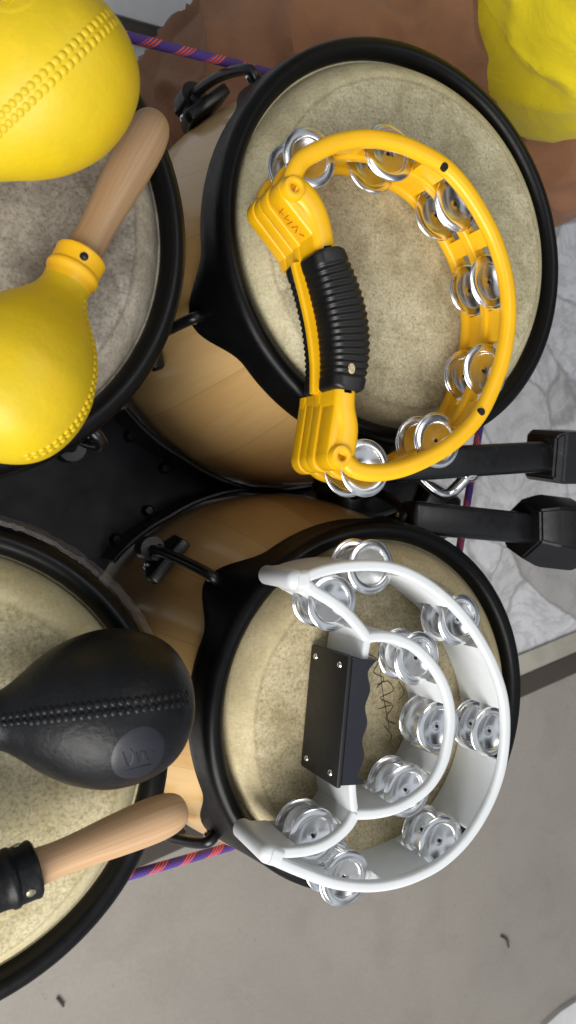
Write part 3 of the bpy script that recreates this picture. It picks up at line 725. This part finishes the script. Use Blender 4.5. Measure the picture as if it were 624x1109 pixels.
# grip: slab with finger waves on the inside, a flat cover plate and four screws
ga, gb_ = at(391, 714, WT), at(379, 850, WT); gd = (gb_ - ga); gl = gd.length; gd.normalize(); gn = Vector((-gd.y, gd.x, 0)) * -1
if gn.x > 0: gn = -gn
N = 80; b = MB(); rows = []
for i in range(N + 1):
    t = i / N; p = ga + gd * gl * t; wv = .0015 * math.cos(t * 2 * math.pi * 3.7 + .5) + (.004 * max(0, 1 - t / .08)) + .003 * max(0, 1 - (1 - t) / .06)
    le, ri = .0075, .0095 + wv
    row = [p + gn * le + Vector((0, 0, .0010)), p - gn * (ri - .002) + Vector((0, 0, .0010)), p - gn * ri + Vector((0, 0, -.001)), p - gn * ri + Vector((0, 0, WB - WT + .002)), p - gn * (ri - .002) + Vector((0, 0, WB - WT)), p + gn * le + Vector((0, 0, WB - WT))]
    rows.append(row)
b.grid(rows, True, True, True); b.build('grip', M['grip_side'], wroot, sharp=30)
mt = Matrix((gd, Vector((0, 0, 1)), gn)).transposed().to_4x4(); mt.translation = (ga + gb_) / 2 + Vector((0, 0, (WB - WT) / 2)) + gn * .0075
b = MB(); hh = WT - WB
b.prism([(-gl / 2 - .002, -hh / 2), (gl / 2 + .002, -hh / 2), (gl / 2 + .002, hh / 2 + .001), (-gl / 2 - .002, hh / 2 + .001)], .0, .004, mt, .0012); pl = b.build('cover_plate', M['grip_panel'], wroot)
for x in (-gl / 2 + .006, gl / 2 - .006):
    for y in (-hh / 2 + .009, hh / 2 - .010):
        b = MB(); b.lathe([(0, .0055), (.0012, .0055), (.0022, .0048), (.0025, .004)], 14, mt @ Matrix.Translation((x, y, 0))); b.build('screw', M['chrome'], pl)

# ------------------------------------------------------------------ the seated person behind the upper conga
hipc = at(604, 20, .46); kl = at(300, 84, .45); kr = at(600, 150, .43)
per = thing('person', 'person in yellow shirt and brown trousers seated behind the upper conga', 'person', (.9, .8, 0))
def skinmesh(name, verts, edges, mat, root_i=0, sub=2, wr=None):
    me = bpy.data.meshes.new(name); base = parent_world(per)
    me.from_pydata([Vector(v[0]) - base for v in verts], edges, [])
    o = bpy.data.objects.new(name, me); COL.objects.link(o); o.parent = per
    sk = o.modifiers.new('skin', 'SKIN'); sk.use_smooth_shade = True
    for i, v in enumerate(verts):
        r = v[1]; me.skin_vertices[0].data[i].radius = (r, r) if not isinstance(r, tuple) else r
    me.skin_vertices[0].data[root_i].use_root = True
    ss = o.modifiers.new('sub', 'SUBSURF'); ss.levels = sub; ss.render_levels = sub
    if wr:
        tx = bpy.data.textures.new(name + '_folds', 'CLOUDS'); tx.noise_scale = wr[0]; tx.noise_depth = 1
        dm = o.modifiers.new('folds', 'DISPLACE'); dm.texture = tx; dm.strength = wr[1]; dm.mid_level = .5
        t2 = bpy.data.textures.new(name + '_creases', 'MUSGRAVE'); t2.musgrave_type = 'RIDGED_MULTIFRACTAL'; t2.noise_scale = .20; t2.octaves = 1.6
        d2 = o.modifiers.new('creases', 'DISPLACE'); d2.texture = t2; d2.strength = .035 if name == 'trousers' else .012; d2.mid_level = .6
    me.materials.append(mat); return o
hl = hipc + Vector((-.09, .0, .01)); hr = hipc + Vector((.06, -.02, .01)); chest = at(624, 0, .60) + Vector((-.06, .12, .29)); neck = chest + Vector((-.01, -.03, .16)); head = chest + Vector((-.04, -.07, .30))
al = Vector((kl.x - .08, kl.y + .05, .08)); ar = Vector((kr.x + .0, kr.y + .12, .07))
shl, shr = chest + Vector((-.16, .05, .09)), chest + Vector((.16, -.07, .09)); ell, elr = shl + Vector((.02, .02, -.27)), shr + Vector((.14, -.08, -.26)); wl, wr_ = ell + Vector((.15, -.16, -.08)), elr + Vector((.02, -.22, -.10))
BV = [(hipc, .11), (hipc.lerp(chest, .5), .10), (chest, .115), (neck, .05), (head, .08), (head + Vector((-.01, -.015, .09)), .075),
      (hl, .08), (kl, .05), (al, .035), (al + Vector((-.10, -.12, -.05)), .025), (hr, .08), (kr, .05), (ar, .035), (ar + Vector((-.04, -.16, -.04)), .025),
      (shl, .05), (ell, .036), (wl, .025), (shr, .05), (elr, .036), (wr_, .025)]
BE = [(0, 1), (1, 2), (2, 3), (3, 4), (4, 5), (0, 6), (6, 7), (7, 8), (8, 9), (0, 10), (10, 11), (11, 12), (12, 13), (2, 14), (14, 15), (15, 16), (2, 17), (17, 18), (18, 19)]
for w_, e_ in ((wl, ell), (wr_, elr)):
    d = (w_ - e_).normalized(); sd_ = d.cross(Vector((0, 0, 1))).normalized(); iw = next(i for i, v in enumerate(BV) if v[0] is w_)
    for q, ln in ((-1.5, .07), (-.5, .08), (.5, .078), (1.5, .062)):
        BV.append((w_ + d * .075 + sd_ * q * .019, .012)); BV.append((w_ + d * (.075 + ln * .5) + sd_ * q * .021 + Vector((0, 0, -.008)), .009)); BV.append((w_ + d * (.075 + ln * .9) + sd_ * q * .022 + Vector((0, 0, -.03)), .007))
        n = len(BV); BE += [(iw, n - 3), (n - 3, n - 2), (n - 2, n - 1)]
    BV.append((w_ + d * .03 + sd_ * -.035, .011)); BV.append((w_ + d * .07 + sd_ * -.05, .008)); n = len(BV); BE += [(iw, n - 2), (n - 2, n - 1)]
skinmesh('body', BV, BE, M['body_skin'])
from mathutils import noise as mn
SB = at(638, -24, .60)
def loft(b, rings, n=120, seg=22, amp=.009, fr=9.0):
    pts = crom([c for c, r in rings], seg); rad = [v.x for v in crom([Vector((r, 0, 0)) for c, r in rings], seg)]
    rows = []; X = Vector((1, 0, 0))
    for i, p in enumerate(pts):
        t = (pts[min(i + 1, len(pts) - 1)] - pts[max(i - 1, 0)]).normalized(); x = (X - t * X.dot(t)).normalized(); y = t.cross(x); X = x
        row = []
        for k in range(n):
            a = 2 * math.pi * k / n; d = x * math.cos(a) + y * math.sin(a); q = p + d * rad[i]
            f = mn.noise(Vector((q.x * fr, q.y * fr, q.z * fr * .7))) + .25 * mn.noise(Vector((q.x * fr * 2.6 + q.z * 9, q.y * fr * 2.6 - q.z * 6, q.z * fr)))
            crease = 1 - abs(mn.noise(Vector((q.x * fr * 1.3 + 5, q.y * fr * 1.3, q.z * fr * 1.6)))) * 2
            row.append(q + d * amp * (f * .8 + 1.6 * max(0, crease - .55)))
        rows.append(row)
    b.grid(rows, True, False, False)
b = MB(); TK = dict(n=110, seg=26, amp=.024, fr=8.0)
loft(b, [(hl.lerp(hr, .5) + Vector((.02, .05, -.06)), .14), (hl + Vector((-.03, 0, .0)), .125), (hl.lerp(kl, .35), .130), (hl.lerp(kl, .75), .118), (kl + Vector((.015, .01, .0)), .105), (kl.lerp(al, .22) + Vector((-.03, .0, 0)), .088), (kl.lerp(al, .6), .078), (al + Vector((0, 0, .03)), .074)], **TK)
loft(b, [(hl.lerp(hr, .5) + Vector((.0, .05, -.06)), .14), (hr + Vector((.03, 0, .0)), .125), (hr.lerp(kr, .4), .128), (kr + Vector((0, .02, 0)), .112), (kr.lerp(ar, .2) + Vector((0, -.02, 0)), .092), (kr.lerp(ar, .6), .080), (ar + Vector((0, 0, .03)), .074)], **TK)
loft(b, [(hipc + Vector((0, .02, -.14)), .10), (hipc + Vector((0, .02, -.10)), .17), (hipc + Vector((0, .02, .02)), .185), (hipc + Vector((.03, .04, .14)), .15)], **TK)
b.build('trousers', M['brown_cloth'], per, sharp=70)
b = MB()
loft(b, [(SB + Vector((.01, .01, .012)), .150), (SB + Vector((0, 0, -.012)), .166), (SB, .178), (SB + Vector((-.008, .014, .06)), .177), (SB + Vector((-.045, .07, .16)), .168), (chest, .155), (chest + Vector((0, -.01, .09)), .12), (chest + Vector((0, -.02, .13)), .06)])
for S_, E_ in ((shl, ell), (shr, elr)): loft(b, [(S_ + Vector(((chest.x - S_.x) * .4, 0, -.02)), .075), (S_, .085), (S_.lerp(E_, .6), .072), (S_.lerp(E_, .72), .070)], 40, 8, .008, 12)
b.build('shirt', M['yellow_cloth'], per, sharp=70)
b = MB(); b.ball(Matrix.Translation(head + Vector((.015, .03, .07))) @ Matrix.Diagonal((.092, .10, .10, 1)), 24, 16); b.build('hair', M['hair'], per)
for sx in (-1, 1):
    b = MB(); b.ball(Matrix.Translation(head + Vector((-.012 + sx * .030, -.088, .045))) @ Matrix.Diagonal((.012, .008, .007, 1))); b.build('eye', M['hair'], per)

# ------------------------------------------------------------------ light
wd = bpy.data.worlds.new('World'); sc.world = wd; wd.use_nodes = True
bg = wd.node_tree.nodes['Background']; wn_, wl_ = wd.node_tree.nodes, wd.node_tree.links
wtc = wn_.new('ShaderNodeTexCoord'); wsp = wn_.new('ShaderNodeSeparateXYZ'); wl_.new(wtc.outputs['Generated'], wsp.inputs[0])
def wm(op, a, b=0.0, clamp=False):
    m = wn_.new('ShaderNodeMath'); m.operation = op; m.use_clamp = clamp
    for i, v in enumerate((a, b)):
        if hasattr(v, 'links'): wl_.new(v, m.inputs[i])
        else: m.inputs[i].default_value = v
    return m.outputs[0]
zc = wm('MAXIMUM', wsp.outputs[2], .15)
yy = wm('DIVIDE', wsp.outputs[1], zc); xx = wm('DIVIDE', wsp.outputs[0], zc)
refl_x = wm('GREATER_THAN', wm('FRACT', wm('ADD', wm('MULTIPLY', xx, 1.1), .35)), .72)
refl_y = wm('GREATER_THAN', wm('FRACT', wm('ADD', wm('MULTIPLY', yy, .6), .1)), .82)
refl_bands = wm('MULTIPLY_ADD', wm('MAXIMUM', refl_x, refl_y), .45); refl_bands.node.inputs[2].default_value = .15  # invented overhead bands that give the chrome contrast to reflect
side = wm('ADD', wm('MULTIPLY', wsp.outputs[0], -.16), wm('MULTIPLY', wsp.outputs[1], -.22))
tot = wm('MAXIMUM', wm('ADD', refl_bands, side), .03)
wl_.new(tot, bg.inputs['Strength']); bg.inputs['Color'].default_value = (.86, .92, 1, 1)
def area(name, loc, target, size, size_y, power, col=(1, 1, 1)):
    d = bpy.data.lights.new(name, 'AREA'); d.shape = 'RECTANGLE'; d.size = size; d.size_y = size_y; d.energy = power; d.color = col
    o = bpy.data.objects.new(name, d); COL.objects.link(o); o.location = loc
    o.rotation_euler = (Vector(target) - Vector(loc)).to_track_quat('-Z', 'Y').to_euler(); return o
area('window_light', (-1.0, -1.8, 2.3), (.25, 0, .7), 2.2, 1.6, 104, (1, .965, .915))
area('highlight_strip', (.9, .5, 2.9), (.4, 0, .6), 1.2, .5, 8, (1, .98, .95))  # unseen overhead strip, added for defined highlights on the jingles
sc.view_settings.view_transform = 'Standard'; sc.view_settings.look = 'None'; sc.view_settings.exposure = .14; sc.view_settings.gamma = 1
sc.cycles.max_bounces = 8
